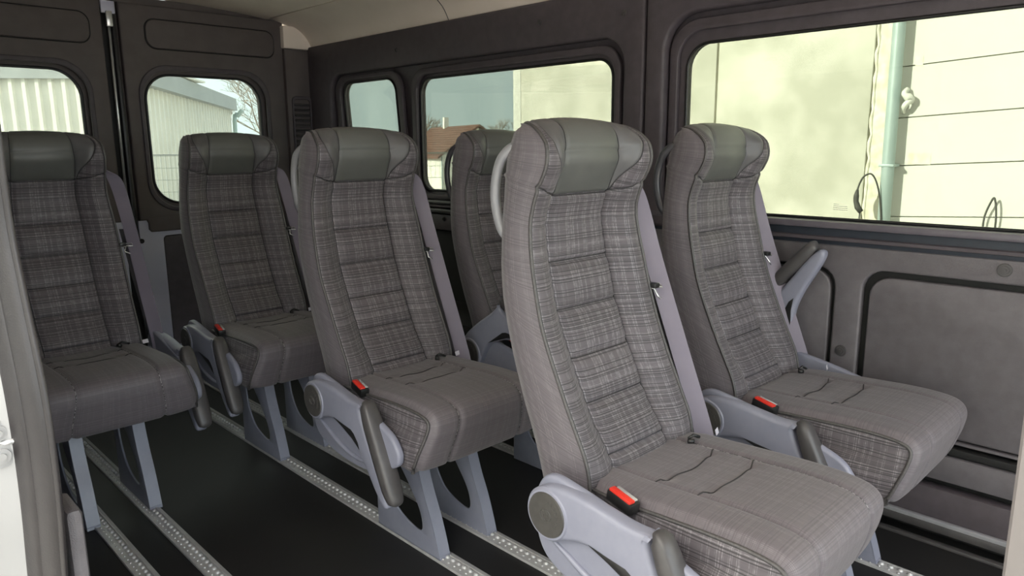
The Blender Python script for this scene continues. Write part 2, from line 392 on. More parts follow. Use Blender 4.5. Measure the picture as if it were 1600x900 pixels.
# wheel box and rear corner
wadd(box('wheel_box', 2.05, 2.39, 2.35, 3.75, 0, .42, M['trim_gap'], bevel=.04))
wadd(box('corner_pillar', 2.195, 2.39, 4.145, 4.19, .0, 1.772, M['trim_rear'], bevel=.008))
wadd(box('corner_pillar_cap', 2.19, 2.39, 4.135, 4.19, 1.774, 1.90, M['headliner'], bevel=.006))
wadd(plate('vent_frame', rrect(2.222, 2.352, .95, 1.50, .03), [rrect(2.234, 2.338, .965, 1.48, .02)], .012, .003, M['trim'], onY(4.141)))
for k in range(16):
    z = .985 + k * .031
    bm = bmesh.new(); box_bm(bm, 2.234, 2.338, -.011, .011, -.004, .004, .002)
    for v in bm.verts:
        a = radians(35); y, zz = v.co.y, v.co.z; v.co.y = 4.138 + y * cos(a) - zz * sin(a); v.co.z = z + y * sin(a) + zz * cos(a)
    wadd(mobj('vent_slat', bm_to_mesh(bm, 'vent_slat', M['dark_plastic'], True, radians(40))))

# ---- windows of that wall
def window(n, outline, X, yref, marking=False):
    w = sempty('window_%d' % n, (X, yref, 1.2)); inv = Matrix.Translation((-X, -yref, -1.2))
    def a(o): o.parent = w; o.matrix_parent_inverse = inv; return o
    a(plate('pane', [(p[0], p[1]) for p in outline], [], .004, .0005, M['glass_side'], onX(X)))
    P = [(X - .014, y, z) for y, z in outline]
    a(tube('rubber_gasket', P, .006, M['black'], None, 6, True))
    return a
window(1, g1, 2.412, .5); window(2, g2, 2.412, 2.5); wa = window(3, g3, 2.412, 3.5)
# tiny printed lines in the corner of the near pane
geo = []
rnd = random.Random(4)
for r_ in range(4):
    y = .955
    while y > .955 - (.045 if r_ else .018):
        l = rnd.uniform(.003, .008); z = 1.004 - r_ * .006
        geo.append(([(2.405, y, z), (2.405, y - l, z), (2.405, y - l, z + .0016), (2.405, y, z + .0016)], [(0, 1, 2, 3)])); y -= l + .002
V, F = join_geo(geo); gm = mobj('glass_marking', mk_mesh('glass_marking', V, F, M['wire'])); gm.parent = bpy.data.objects['window_1']; gm.matrix_parent_inverse = Matrix.Translation((-2.412, -.5, -1.2)); gm['kind'] = 'stuff'

# ---- wall on the picture's left (rear part only; the sliding door stands open)
wl = struct(plate('wall_left', rect(1.44, YB + .05, -.06, 1.66), [rrect(1.75, 3.9, .957, 1.553, .085)], .05, .006, M['trim'], onX(.165)))
w6 = sempty('window_6', (.16, 2.8, 1.2)); o = plate('pane', rrect(1.75, 3.9, .957, 1.553, .085), [], .004, .0005, M['glass_side'], onX(.16), w6); o.matrix_parent_inverse = Matrix.Translation((-.16, -2.8, -1.2))

# ---- rear doors
def rear_door(n, x0, x1, wx0, wx1, px0, px1, mirror):
    d = sempty('door_%d' % n, ((x0 + x1) / 2, YB, 0)); inv = Matrix.Translation((-(x0 + x1) / 2, -YB, 0))
    def a(o): o.parent = d; o.matrix_parent_inverse = inv; return o
    go = rrect(wx0, wx1, .90, 1.585, .135, 10)
    a(plate('door_skin', rect(x0, x1, 0, 1.97), [go], .04, .004, M['white_paint'] if False else M['trim_rear'], onY(YB + .03)))
    if not mirror:
        out = [(x0 + .01, .815), (1.345, .815), (1.352, .80), (1.352, .765), (1.365, .75), (x1, .75), (x1, 1.93), (x0 + .01, 1.93)]
    else:
        out = [(x0, .75), (1.19, .75), (1.19, .815), (x1 - .01, .815), (x1 - .01, 1.93), (x0, 1.93)]
    ho = rrect(wx0 - .035, wx1 + .035, .865, 1.62, .155, 10)
    a(plate('door_panel', out, [ho], .04, .010, M['trim_rear'], onY(YB - .008)))
    a(plate('window_surround', rrect(wx0 - .045, wx1 + .045, .855, 1.632, .16, 10), [rrect(wx0 - .022, wx1 + .022, .878, 1.606, .145, 10)], .02, .006, M['trim'], onY(YB - .026)))
    a(tube('rubber_gasket', [(x, YB + .008, z) for x, z in go], .007, M['black'], None, 6, True))
    a(plate('pressed_panel', rrect(px0, px1, 1.715, 1.86, .05, 8), [], .012, .005, M['trim_rear'], onY(YB - .031)))
    a(tube('panel_groove', [(x, YB - .029, z) for x, z in rrect(px0 - .003, px1 + .003, 1.712, 1.863, .052, 8)], .003, M['trim_gap'], None, 6, True))
    lx0, lx1 = (x0 + .005, x1) if not mirror else (x0, x1 - .005)
    ix0, ix1 = (1.425, x1 - .05) if not mirror else (x0 + .05, 1.12)
    a(plate('painted_frame', rect(lx0, lx1, .02, .815), [rrect(ix0, ix1, .10, .725, .02, 4)], .02, .004, M['paint'], onY(YB - .004)))
    a(plate('lower_inset', rrect(ix0 + .003, ix1 - .003, .103, .722, .02, 4), [], .012, .003, M['trim'], onY(YB - .002)))
    bm = bmesh.new(); r = bmesh.ops.create_cone(bm, cap_ends=True, segments=20, radius1=.013, radius2=.013, depth=.004)
    hx = 1.31 if not mirror else 1.225
    for v in r['verts']: v.co = Vector((hx + v.co.x, YB - .0155 + v.co.z, .705 + v.co.y))
    a(mobj('fixing_hole', bm_to_mesh(bm, 'fixing_hole', M['trim_gap'])))
    w = sempty('window_%d' % (n + 3), ((wx0 + wx1) / 2, YB + .03, 1.24))
    o = plate('pane', go, [], .004, .0005, M['glass_rear'], onY(YB + .03), w); o.matrix_parent_inverse = Matrix.Translation((-(wx0 + wx1) / 2, -YB - .03, -1.24))
    return a
a1 = rear_door(1, 1.298, 2.21, 1.412, 2.052, 1.43, 2.14, False)
a2 = rear_door(2, .20, 1.238, .47, 1.108, .40, 1.165, True)
tr = sempty('trim_1', (1.268, YB, 0)); inv = Matrix.Translation((-1.268, -YB, 0))
def ta(o): o.parent = tr; o.matrix_parent_inverse = inv; return o
ta(box('door_gap_backing', 1.23, 1.305, YB + .012, YB + .03, 0, 1.95, M['trim_gap']))
ta(tube('lock_rod', [(1.256, YB - .02, .83), (1.258, YB - .02, 1.4), (1.262, YB - .018, 1.88)], .007, M['chrome'], None, 10))
ta(box('rubber_seal', 1.272, 1.292, YB - .035, YB + .012, .02, 1.95, M['black'], bevel=.006))
ta(box('latch_bracket', 1.225, 1.29, YB - .045, YB - .03, 1.865, 1.925, M['paint'], bevel=.004))
ta(box('latch_bracket', 1.243, 1.272, YB - .055, YB - .03, 1.80, 1.875, M['chrome'], bevel=.004))

# ---- front edge of the rear side wall: body, seal and inner trim of the open side door
tp = sempty('trim_2', (.24, 1.4, 0)); inv2 = Matrix.Translation((-.24, -1.4, 0))
def tb(o): o.parent = tp; o.matrix_parent_inverse = inv2; return o
zz = [-.05, .10, .30, .47, .61, .73, .83, .97, 1.09, 1.23, 1.45, 1.65]
ye = [1.42, 1.41, 1.385, 1.352, 1.318, 1.308, 1.320, 1.365, 1.398, 1.392, 1.40, 1.42]
def band(name, dx0, dx1, off0, off1, mat, bulge, n=9):
    V = []; F = []
    prof = []
    for k in range(n):
        t = k / (n - 1); x = .25 + dx0 + (dx1 - dx0) * t; y = off0 + (off1 - off0) * t
        prof.append((x, y - bulge * sin(pi * t)))
    prof += [(.25 + dx1, off1 + .03), (.25 + dx0, off0 + .03)]
    path = spline([(ye[i], zz[i], 0) for i in range(len(zz))], 5); m = len(prof)
    for p in path:
        for x, y in prof: V.append((x, p.x + y, p.y))
    for i in range(len(path) - 1):
        for k in range(m): k2 = (k + 1) % m; F.append((i * m + k, i * m + k2, (i + 1) * m + k2, (i + 1) * m + k))
    bm = bmesh.new(); bv = [bm.verts.new(v) for v in V]
    for f in F: bm.faces.new([bv[i] for i in f])
    return tb(mobj(name, bm_to_mesh(bm, name, mat, True, radians(50))))
band('seal_lip', -.012, -.002, .006, .002, M['rubber'], .003)
band('door_seal', -.036, -.012, .032, .006, M['rubber'], .006)
band('door_seal', -.052, -.034, .056, .030, M['rubber'], .006)
# white painted body outside the seal with the hinge fixing
V = []; F = []
path = spline([(ye[i], zz[i], 0) for i in range(len(zz))], 5)
for p in path:
    V += [(.206, p.x + .052, p.y), (.165, p.x + .075, p.y), (.105, p.x + .085, p.y), (.10, p.x + .11, p.y), (.10, p.x + 2.8, p.y), (.13, p.x + 2.8, p.y), (.20, p.x + .17, p.y)]
for i in range(len(path) - 1):
    for k in range(7): k2 = (k + 1) % 7; F.append((i * 7 + k, i * 7 + k2, (i + 1) * 7 + k2, (i + 1) * 7 + k))
bm = bmesh.new(); bv = [bm.verts.new(v) for v in V]
for f in F: bm.faces.new([bv[i] for i in f])
tb(mobj('painted_body', bm_to_mesh(bm, 'painted_body', M['white_paint'], True, radians(50))))
tb(box('lower_trim', .262, .292, 1.395, 1.50, -.02, .57, M['trim_side'], bevel=.014))
def bolt_plate(y, z):
    bm = bmesh.new()
    for rr, d0, d1 in ((.020, 0, .004), (.013, 0, .008), (.006, 0, .012)):
        res = bmesh.ops.create_cone(bm, cap_ends=True, segments=20, radius1=rr * 1.08, radius2=rr, depth=d1 - d0)
        for v in res['verts']: v.co = Vector((.182 + v.co.x, y - (v.co.z + (d1 - d0) / 2), z + v.co.y))
    tb(mobj('fixing_bolt', bm_to_mesh(bm, 'fixing_bolt', M['white_paint'], True, radians(40))))
bolt_plate(1.375, .750); bolt_plate(1.37, .712)
tb(tube('latch_bar', [(.165, 1.385, .728), (.185, 1.372, .731), (.205, 1.362, .735)], .005, M['chrome'], None, 8))
# front edge of the door opening, close beside the camera
fp = struct(box('trim_3', .25, .40, -.25, .0398, -.06, 1.62, M['post'], bevel=.004)); fp.name = 'trim_3'

# ================================================================== FLOOR RAILS
def floor_rail(x0, w, label, y0=-.9, y1=4.12):
    xc = x0 + w / 2
    t = thing('floor_rail', label, 'floor rail', (xc, 1.6, 0), None)
    def g(o): o.parent = t; o.location = (-xc, -1.6, 0); return o
    g(box('base_strip', x0, x0 + w, y0, y1, -.001, .004, M['rail'], bevel=.0015))
    g(box('rail_lip', x0, x0 + .004, y0, y1, .004, .008, M['rail'], bevel=.0015))
    g(box('rail_lip', xc + .0135, xc + .018, y0, y1, .004, .008, M['rail'], bevel=.001))
    geo = []; n = int((y1 - y0) / .0255)
    for i in range(n):
        y = y0 + .012 + i * .0255
        for sx, kk in ((-.0125, .5), (.004, 1.0)):
            V = []; F = []
            for ring, (rr, z) in enumerate(((.0082, .004), (.0074, .0078), (.0042, .0100))):
                for k in range(8): a = k * pi / 4; V.append((xc + sx + rr * kk * cos(a) * .85, y + rr * kk * sin(a), .004 + (z - .004) * kk))
            for q in range(2):
                for k in range(8): k2 = (k + 1) % 8; F.append((q * 8 + k, q * 8 + k2, q * 8 + 8 + k2, q * 8 + 8 + k))
            F.append(tuple(range(16, 24))); geo.append((V, F))
    V, F = join_geo(geo); o = g(mobj('locking_teeth', mk_mesh('locking_teeth', V, F, M['rail'], True))); o['kind'] = 'stuff'
    return t
floor_rail(.54, .055, 'aluminium floor rail nearest the door opening, under the left leg of the leftmost seat')
floor_rail(.685, .055, 'aluminium floor rail under the right leg of the leftmost seat')
floor_rail(1.196, .062, 'aluminium floor rail under the aisle-side legs of the middle column of seats')
floor_rail(1.377, .062, 'aluminium floor rail under the inner legs of the middle column of seats')
floor_rail(1.880, .055, 'aluminium floor rail under the inner legs of the wall-side seats')
floor_rail(2.062, .055, 'aluminium floor rail nearest the dark side wall')

# ================================================================== SEAT MESHES (shared by all six)
Y0 = .75      # template: local y = world y of the front seat - .75
SEAM = .52
PF = [(.44, .905), (.50, .908), (.55, .920), (.60, .944), (.69, .988), (.81, 1.038), (.93, 1.070), (1.00, 1.084), (1.05, 1.086), (1.10, 1.071), (1.155, 1.045), (1.195, 1.046), (1.222, 1.062)]
# front/top profile path of the piping edge and of the rear edge, same parameter
def path_front():
    p = [(y, z) for z, y in PF] + [(1.084, 1.243), (1.110, 1.256), (1.138, 1.261)]
    return spline([(a, b, 0) for a, b in p], 7)
def path_back(n):
    p = [(1.03, .44), (1.062, .55), (1.104, .66), (1.140, .78), (1.161, .90), (1.169, 1.00), (1.168, 1.08), (1.162, 1.15), (1.152, 1.20), (1.143, 1.235), (1.137, 1.252), (1.139, 1.260)]
    s = spline([(a, b, 0) for a, b in p], 12); out = []
    for i in range(n):
        t = i / (n - 1) * (len(s) - 1); k = min(int(t), len(s) - 2); out.append(s[k].lerp(s[k + 1], t - k))
    return out
HW = [(.44, .196), (.70, .200), (.82, .203), (.93, .199), (1.0, .192), (1.06, .186), (1.12, .185), (1.17, .184), (1.20, .181), (1.225, .178), (1.245, .172), (1.256, .164), (1.262, .156)]
HS = [.937, .830, .730, .630, .528]           # cross seams of the back
HEADZ = 1.083
def back_meshes():
    pf = path_front(); n = len(pf); pb = path_back(n)
    fine = []
    # resample densely
    N = 230
    for i in range(N):
        t = i / (N - 1) * (n - 1); k = min(int(t), n - 2)
        fine.append((pf[k].lerp(pf[k + 1], t - k), pb[k].lerp(pb[k + 1], t - k)))
    A, B, D = 14, 8, 12
    rows = []
    vlen = 0; prev = None
    for i, (f, b) in enumerate(fine):
        z = f.y; hw = interp(HW, z) * (1.0)
        if prev is not None: vlen += (f - prev).length
        prev = f
        # outer line of the leather wings
        th = sst(z, HEADZ, 1.235); uo = SEAM + .02 + .36 * th ** .8
        if z < HEADZ: uo = SEAM + .02
        us = [-1 + (1 - uo) * k / D for k in range(D)] + [-uo + (uo - SEAM) * k / B for k in range(B)] + [-SEAM + 2 * SEAM * k / (2 * A) for k in range(2 * A)]
        us += [SEAM + (uo - SEAM) * k / B for k in range(B)] + [uo + (1 - uo) * k / D for k in range(D + 1)]
        row = []
        tang = None
        j = min(i + 1, N - 1); k_ = max(i - 1, 0); tv = (fine[j][0] - fine[k_][0]).normalized(); nx, nz = -tv.y, tv.x   # outward normal (towards -y)
        for u in us:
            au = abs(u)
            rec = .040 * sst(z, .50, .60) * (1 - sst(z, 1.02, 1.10)) + .030 * sst(z, 1.02, 1.10) * (1 - sst(z, 1.19, 1.255)) + .012 * (1 - sst(z, .50, .60))
            g = 1 - sst(au, .50, .93)
            d = rec * g                                                  # recess of the middle
            d -= .010 * exp(-((au - .72) / .16) ** 2) * (1 - sst(z, 1.2, 1.25))      # bolster bulge
            if z < HEADZ:
                # pillows between the cross seams
                if au < SEAM:
                    edges = [HEADZ] + HS + [.44]
                    for e0, e1 in zip(edges, edges[1:]):
                        if e1 <= z <= e0:
                            s_ = sin(pi * (z - e1) / (e0 - e1)); d -= .013 * s_ ** .5 * (1 - (au / SEAM) ** 6)
                    for s_ in HS:
                        d += .009 * exp(-((z - s_) / .004) ** 2)
                d += .009 * exp(-((au - SEAM) * hw / .0042) ** 2)
                # small puckers beside the seams
                d += .0016 * sin(z * 230 + 3 * u) * exp(-((au - SEAM - .03) * hw / .018) ** 2)
            else:
                d += .005 * exp(-((au - SEAM) * hw / .003) ** 2)
                d += .004 * exp(-((au - uo) * hw / .003) ** 2)
                if au < SEAM: d -= .010 * sst(z, HEADZ, 1.12) * (1 - (au / SEAM) ** 2) * (1 - sst(z, 1.2, 1.26))
            hz = HEADZ + (.028 * max(0, au - SEAM) / (1 - SEAM))
            d += .007 * exp(-((z - hz) / .004) ** 2)
            d += .004 * exp(-((1 - au) * hw / .006) ** 2)
            x = u * hw
            top = sst(z, 1.20, 1.262) * .011 * au * au                     # corners droop
            row.append((Vector((x, f.x - nx * 0 + d * 1.0, f.y - top)) if z < .2 else Vector((x, f.x + d * (-nx), f.y - top + d * (-nz) * sst(z, 1.0, 1.16))), (u * .215, vlen), z, u, uo))
        rows.append((row, f, b, hw, vlen))
    NU = len(rows[0][0])
    def sheet(sel):
        idx = {}; V = []; U = []; F = []
        def vid(i, j):
            if (i, j) not in idx:
                idx[(i, j)] = len(V); p = rows[i][0][j]; V.append((p[0].x, p[0].y - Y0, p[0].z)); U.append(p[1])
            return idx[(i, j)]
        for i in range(N - 1):
            for j in range(NU - 1):
                if sel(i, j): F.append((vid(i, j), vid(i, j + 1), vid(i + 1, j + 1), vid(i + 1, j)))
        return V, F, U
    jA, jB, jC, jD = D, D + B, D + B + 2 * A, D + 2 * B + 2 * A
    head = lambda i: rows[i][1].y >= HEADZ - .001
    reg = lambda i, j: ('c' if head(i) and jB <= j < jC else 'w0' if head(i) and jA <= j < jB else 'w1' if head(i) and jC <= j < jD else 'f')
    out = {}
    V, F, U = sheet(lambda i, j: reg(i, j) == 'f')
    # rear and side shell
    K = 10
    base = len(V)
    for i in range(N):
        row, f, b, hw, vl = rows[i]
        L = row[0][0]; R = row[-1][0]
        th = sst(f.y, 1.15, 1.26)
        ring = []
        for k in range(6):
            t = k / 5; bl = .014 * sin(pi * t * .9)
            ring.append((Vector((-hw - bl + .004 * t, L.y + (b.x - f.x) * t, L.z + (b.y - f.y) * t)), (-.215 - t * .09, vl)))
        nb = 14
        for k in range(1, nb):
            t = k / nb; x = -hw + 2 * hw * t; bul = .026 * (1 - (2 * t - 1) ** 4) * (1 - th)
            ring.append((Vector((x, b.x + bul, b.y - th * .018 * (2 * t - 1) ** 2 * 0 - .011 * sst(f.y, 1.2, 1.262) * (2 * t - 1) ** 2)), (x, vl)))
        for k in range(6):
            t = 1 - k / 5; bl = .014 * sin(pi * t * .9)
            ring.append((Vector((hw + bl - .004 * t, R.y + (b.x - f.x) * t, R.z + (b.y - f.y) * t)), (.215 + t * .09, vl)))
        for p, q in ring: V.append((p.x, p.y - Y0, p.z)); U.append(q)
        RN = len(ring)
    for i in range(N - 1):
        for k in range(RN - 1):
            a = base + i * RN + k; F.append((a, a + RN, a + RN + 1, a + 1))
    out['backrest'] = mk_mesh('backrest', V, F, M['fabric'], True, U)
    me = out['backrest']; me.materials.append(M['fabric_side'])
    nf = len(F) - (N - 1) * (RN - 1)
    for pi_, p in enumerate(me.polygons):
        if pi_ >= nf: p.material_index = 1
    for key, nm, mt in (('c', 'headrest_cushion', 'leather'), ('w0', 'headrest_wing', 'leather_wing'), ('w1', 'headrest_wing', 'leather_wing')):
        V, F, U = sheet(lambda i, j: reg(i, j) == key); out[key] = mk_mesh(nm, V, F, M[mt], True, U)
    # piping
    geo = []
    for j in (0, NU - 1):
        pts = [(rows[i][0][j][0].x * 1.003, rows[i][0][j][0].y - Y0 - .002, rows[i][0][j][0].z) for i in range(0, N - 3, 2)]
        out['piping%d' % (j > 0)] = mk_mesh('piping', *tube_geo(pts, .0042, 6), M['piping'], True)
    # stitching beside the piping: short light dashes
    # sewn seams lying in the grooves
    def at(u, z):
        row = min(range(N), key=lambda i: abs(rows[i][1].y - z)); r_ = rows[row][0]
        j = min(range(len(r_)), key=lambda k: abs(r_[k][3] - u)); return r_[j][0]
    k_ = 0
    seams = []
    for zs in HS: seams.append([at(-SEAM + 2 * SEAM * t / 16, zs) for t in range(17)])
    for sg in (-1, 1): seams.append([at(sg * SEAM, .47 + (HEADZ - .47) * t / 60) for t in range(61)])
    seams.append([at(-1 + 2 * t / 40, HEADZ + .028 * max(0, abs(-1 + 2 * t / 40) - SEAM) / (1 - SEAM)) for t in range(41)])
    for q in seams:
        pts = [(p.x, p.y - Y0 - .0012, p.z) for p in q]; out['seam%d' % k_] = mk_mesh('seam', *tube_geo(pts, .0017, 5), M['seam'], True); k_ += 1
    jw = (D + B, D + B + 2 * A, D, D + 2 * B + 2 * A)
    for j in jw:
        pts = [(rows[i][0][j][0].x, rows[i][0][j][0].y - Y0 - .0008, rows[i][0][j][0].z) for i in range(N) if rows[i][1].y > HEADZ]
        out['seam%d' % k_] = mk_mesh('seam', *tube_geo(pts, .0014, 5), M['seam'], True); k_ += 1
    return out

def cushion_meshes():
    prof = [(1.00, .455), (.97, .495), (.92, .505), (.85, .508), (.75, .513), (.65, .517), (.58, .516), (.53, .509), (.505, .493), (.498, .468), (.505, .43), (.518, .39), (.530, .358), (.545, .345), (.58, .343), (.70, .350), (.85, .362), (.96, .38), (1.0, .41)]
    P = spline([(a, b, 0) for a, b in prof], 6, True); n = len(P)
    i_end = 13 * 6          # last index of the upholstered front edge
    UN = 60; V = []; U = []; F = []; vl = 0
    crossseams = [.845, .745]
    for i, p in enumerate(P):
        if i: vl += (p - P[i - 1]).length
        a, b = P[(i - 1) % n], P[(i + 1) % n]; t = (b - a).normalized(); nx, nz = -t.y * 1, t.x * 1
        # outward normal: path runs rear->front on top, so outward is up there
        nx, nz = t.y, -t.x
        for k in range(UN + 1):
            u = -1 + 2 * k / UN
            # cluster columns near seams
            u = u + .0 * sin(u)
            au = abs(u); topf = 1 if i < 9 * 6 else 0
            hw = .208 + .030 * (1 - sst(p.y, .36, .50)); 
            if p.x > .88: hw -= .02 * sst(p.x, .88, 1.0)
            d = 0
            if i <= i_end:
                d += .007 * (1 - au ** 4)                                          # crown
                d -= .008 * exp(-((au - .56) * .226 / .006) ** 2)                # long seams
                d -= .016 * exp(-((1 - au) * .226 / .012) ** 2)                   # rounded edge
                if p.x > .56 and i < 7 * 6 and au < .56:
                    for s_ in crossseams:
                        yy = s_ - .022 * (1 - (u / .56) ** 2); d -= .009 * exp(-((p.x - yy) / .0055) ** 2)
                    d -= .005 * sst(p.x, .62, .8) * (1 - (au / .56) ** 4)
            V.append((u * hw, p.x + nx * d - Y0, p.y + nz * d)); U.append((u * .226, vl))
    m = UN + 1
    for i in range(n):
        for k in range(UN):
            F.append((i * m + k, i * m + k + 1, ((i + 1) % n) * m + k + 1, ((i + 1) % n) * m + k))
    out = {'cushion': mk_mesh('seat_cushion', V, F, M['fabric_seat'], True, U)}
    bm = bmesh.new(); bm.from_mesh(out['cushion']); bmesh.ops.recalc_face_normals(bm, faces=bm.faces); bm.to_mesh(out['cushion']); bm.free()
    cols = [min(range(UN + 1), key=lambda k: abs(-1 + 2 * k / UN - q)) for q in (-.56, .56)]
    for q, col in enumerate(cols):
        out['seam%d' % q] = mk_mesh('seam', *tube_geo([(V[i * m + col][0], V[i * m + col][1] - .0006, V[i * m + col][2] + .0006) for i in range(10, i_end)], .0015, 5), M['seam_light'], True)
    for q, s_ in enumerate(crossseams):
        pts = []
        for k in range(cols[0], cols[1] + 1):
            u = -1 + 2 * k / UN; yy = s_ - .022 * (1 - (u / .56) ** 2); i = next(i for i in range(5, 8 * 6) if P[i].x < yy); t_ = (P[i - 1].x - yy) / (P[i - 1].x - P[i].x); va, vb = V[(i - 1) * m + k], V[i * m + k]
            pts.append((va[0] + (vb[0] - va[0]) * t_, va[1] + (vb[1] - va[1]) * t_, va[2] + (vb[2] - va[2]) * t_ + .0006))
        out['seam%d' % (q + 2)] = mk_mesh('seam', *tube_geo(pts, .0016, 5), M['seam'], True)
    # side panels
    for sgn, key in ((-1, 'sideL'), (1, 'sideR')):
        col = 0 if sgn < 0 else UN
        ring = [V[i * m + col] for i in range(n)]; cx = sum(v[0] for v in ring) / n; cy = sum(v[1] for v in ring) / n; cz = sum(v[2] for v in ring) / n
        SV = []; SU = []; SF = []
        for f_, off in ((1.0, 0), (.94, .004), (.8, .008), (.5, .011), (.2, .012)):
            for v in ring: SV.append((v[0] + sgn * off, cy + (v[1] - cy) * f_, cz + (v[2] - cz) * f_)); SU.append((cy + (v[1] - cy) * f_, cz + (v[2] - cz) * f_))
        for q in range(4):
            for i in range(n):
                i2 = (i + 1) % n; SF.append((q * n + i, q * n + i2, (q + 1) * n + i2, (q + 1) * n + i))
        SF.append(tuple(4 * n + i for i in range(n)))
        out[key] = mk_mesh('cushion_side', SV, SF, M['fabric'], True, SU)
        bm = bmesh.new(); bm.from_mesh(out[key]); bmesh.ops.recalc_face_normals(bm, faces=bm.faces); bm.to_mesh(out[key]); bm.free()
    geo = []
    for col, s in ((0, -1), (UN, 1)):
        out['piping%d' % (s > 0)] = mk_mesh('piping', *tube_geo([(V[i * m + col][0] + s * .002, V[i * m + col][1], V[i * m + col][2]) for i in range(6, i_end + 4)], .0045, 6), M['piping'], True)
    return out

L = lambda pts: [(y - Y0, z) for y, z in pts]
SM = {}
SM.update({'b_' + k: v for k, v in back_meshes().items()})
SM.update({'c_' + k: v for k, v in cushion_meshes().items()})
def sp2(pts, n=6): return [(p.x, p.y) for p in spline([(a, b, 0) for a, b in pts], n, True)]
# underseat pan
bm = bmesh.new(); box_bm(bm, -.195, .195, .62 - Y0, .98 - Y0, .332, .38, .012); box_bm(bm, -.24, .24, .93 - Y0, .99 - Y0, .36, .44, .012)
SM['pan'] = bm_to_mesh(bm, 'seat_pan', M['black'], True, radians(40))
# legs: side plate with lens cut-out and a front flange
lo = L([(.612, .0), (.925, .0), (.925, .17), (.935, .25), (.96, .345), (.70, .345), (.715, .28), (.690, .20), (.655, .12), (.628, .05)])
lens = sp2(L([(.875, .25), (.865, .17), (.82, .10), (.745, .068), (.695, .070), (.700, .125), (.745, .19), (.80, .25), (.845, .285)]))
def leg_mesh(side):
    me = plate_mesh('leg', lo, [lens], .007, .002, M['steel'], lambda a, b, n: (n, a, b))
    fr = spline([(.612, .002, 0), (.626, .05, 0), (.650, .12, 0), (.684, .20, 0), (.708, .28, 0), (.708, .345, 0)], 5)
    w = .036; V = []; F = []
    for p in fr:
        for dx, dy in ((-.003, -.003), (w, -.003), (w + .002, .003), (w, .006), (-.003, .006)): V.append((dx * side, p.x + dy - Y0, p.y))
    for i in range(len(fr) - 1):
        for k in range(5): k2 = (k + 1) % 5; F.append((i * 5 + k, i * 5 + k2, (i + 1) * 5 + k2, (i + 1) * 5 + k))
    bm = bmesh.new(); bm.from_mesh(me)
    bv = [bm.verts.new(v) for v in V]
    for f in F: bm.faces.new([bv[i] for i in f])
    box_bm(bm, -.002 if side > 0 else -.034, .034 if side > 0 else .002, .61 - Y0, .925 - Y0, .0085, .013, .001)
    return bm_to_mesh(bm, 'leg', M['steel'], True, radians(35))
SM['leg'] = leg_mesh(1)
def bolt():
    bm = bmesh.new()
    for r_, z0, z1, s_ in ((.009, .013, .016, 16), (.0065, .016, .024, 6), (.0035, .024, .036, 10)):
        res = bmesh.ops.create_cone(bm, cap_ends=True, segments=s_, radius1=r_, radius2=r_, depth=z1 - z0)
        for v in res['verts']: v.co.z += (z0 + z1) / 2
    return bm_to_mesh(bm, 'bolt', M['chrome'], True, radians(35))
SM['bolt'] = bolt()
# side cover (fixed) of the arm: shell in the y-z plane
cov = sp2(L([(1.022, .47), (1.018, .40), (.99, .345), (.92, .312), (.83, .300), (.73, .302), (.65, .328), (.585, .358), (.572, .385), (.580, .410), (.62, .445), (.75, .49), (.90, .525), (.985, .53)]))
SM['cover'] = plate_mesh('side_cover', cov, [], .022, .008, M['plastic'], lambda a, b, n: (n, a, b), 3)
rib = spline([(.985, .40, 0), (.93, .375, 0), (.86, .345, 0), (.77, .328, 0), (.68, .335, 0)], 6)
SM['cover_rib'] = mk_mesh('cover_rib', *tube_geo([(0, p.x - Y0, p.y) for p in rib], [.002 + .006 * sin(pi * i / (len(rib) - 1)) for i in range(len(rib))], 8), M['plastic'], True)
# swinging arm, modelled lowered with the pivot at the origin
HY, HZ = .965, .457
Q = lambda pts: [((y - HY) * .90, z - HZ) for y, z in pts]
arm = sp2(Q([(1.020, .457), (1.006, .415), (.965, .400), (.925, .410), (.86, .425), (.80, .415), (.74, .385), (.685, .335), (.63, .27), (.588, .232), (.566, .245), (.590, .30), (.635, .37), (.67, .43), (.695, .485), (.685, .505), (.75, .507), (.85, .520), (.93, .524), (.985, .513), (1.012, .49)]), 5)
slot = Q([(.845, .433), (.79, .415), (.74, .395), (.700, .372), (.708, .392), (.728, .412), (.745, .421)])
SM['arm'] = plate_mesh('arm_body', arm, [], .040, .012, M['plastic'], lambda a, b, n: (n, a, b), 3)
SM['slot'] = plate_mesh('arm_slot', slot, [], .0412, .0004, M['black'], lambda a, b, n: (n, a, b), 1)
# grip: tapered rounded bar
gp_ = [(.690, .505), (.672, .500), (.648, .455), (.618, .400), (.590, .345), (.562, .290), (.545, .258), (.543, .25)]
gr = [.006, .019, .023, .024, .024, .023, .018, .006]
V = []; F = []; seg = 16
P3 = [Vector((0, (y - HY) * .90, z - HZ)) for y, z in gp_]
Ps = spline(P3, 3); rs = []
for i in range(len(Ps)):
    t = i / 3; k = min(int(t), len(gr) - 2); rs.append(gr[k] + (gr[k + 1] - gr[k]) * (t - k))
_, T, _n = frame_of(Ps, False)
for i, p in enumerate(Ps):
    nrm = Vector((0, T[i].z, -T[i].y))
    for k in range(seg):
        a = 2 * pi * k / seg; ca, sa = cos(a), sin(a)
        ca = math.copysign(abs(ca) ** .6, ca); sa = math.copysign(abs(sa) ** .6, sa)
        V.append(p + Vector((1, 0, 0)) * ca * rs[i] * 1.15 + nrm * sa * rs[i] * .95)
for i in range(len(Ps) - 1):
    for k in range(seg): k2 = (k + 1) % seg; F.append((i * seg + k, i * seg + k2, (i + 1) * seg + k2, (i + 1) * seg + k))
F.append(tuple(range(seg))[::-1]); F.append(tuple((len(Ps) - 1) * seg + k for k in range(seg)))
SM['grip'] = mk_mesh('grip', V, F, M['dark_plastic'], True)
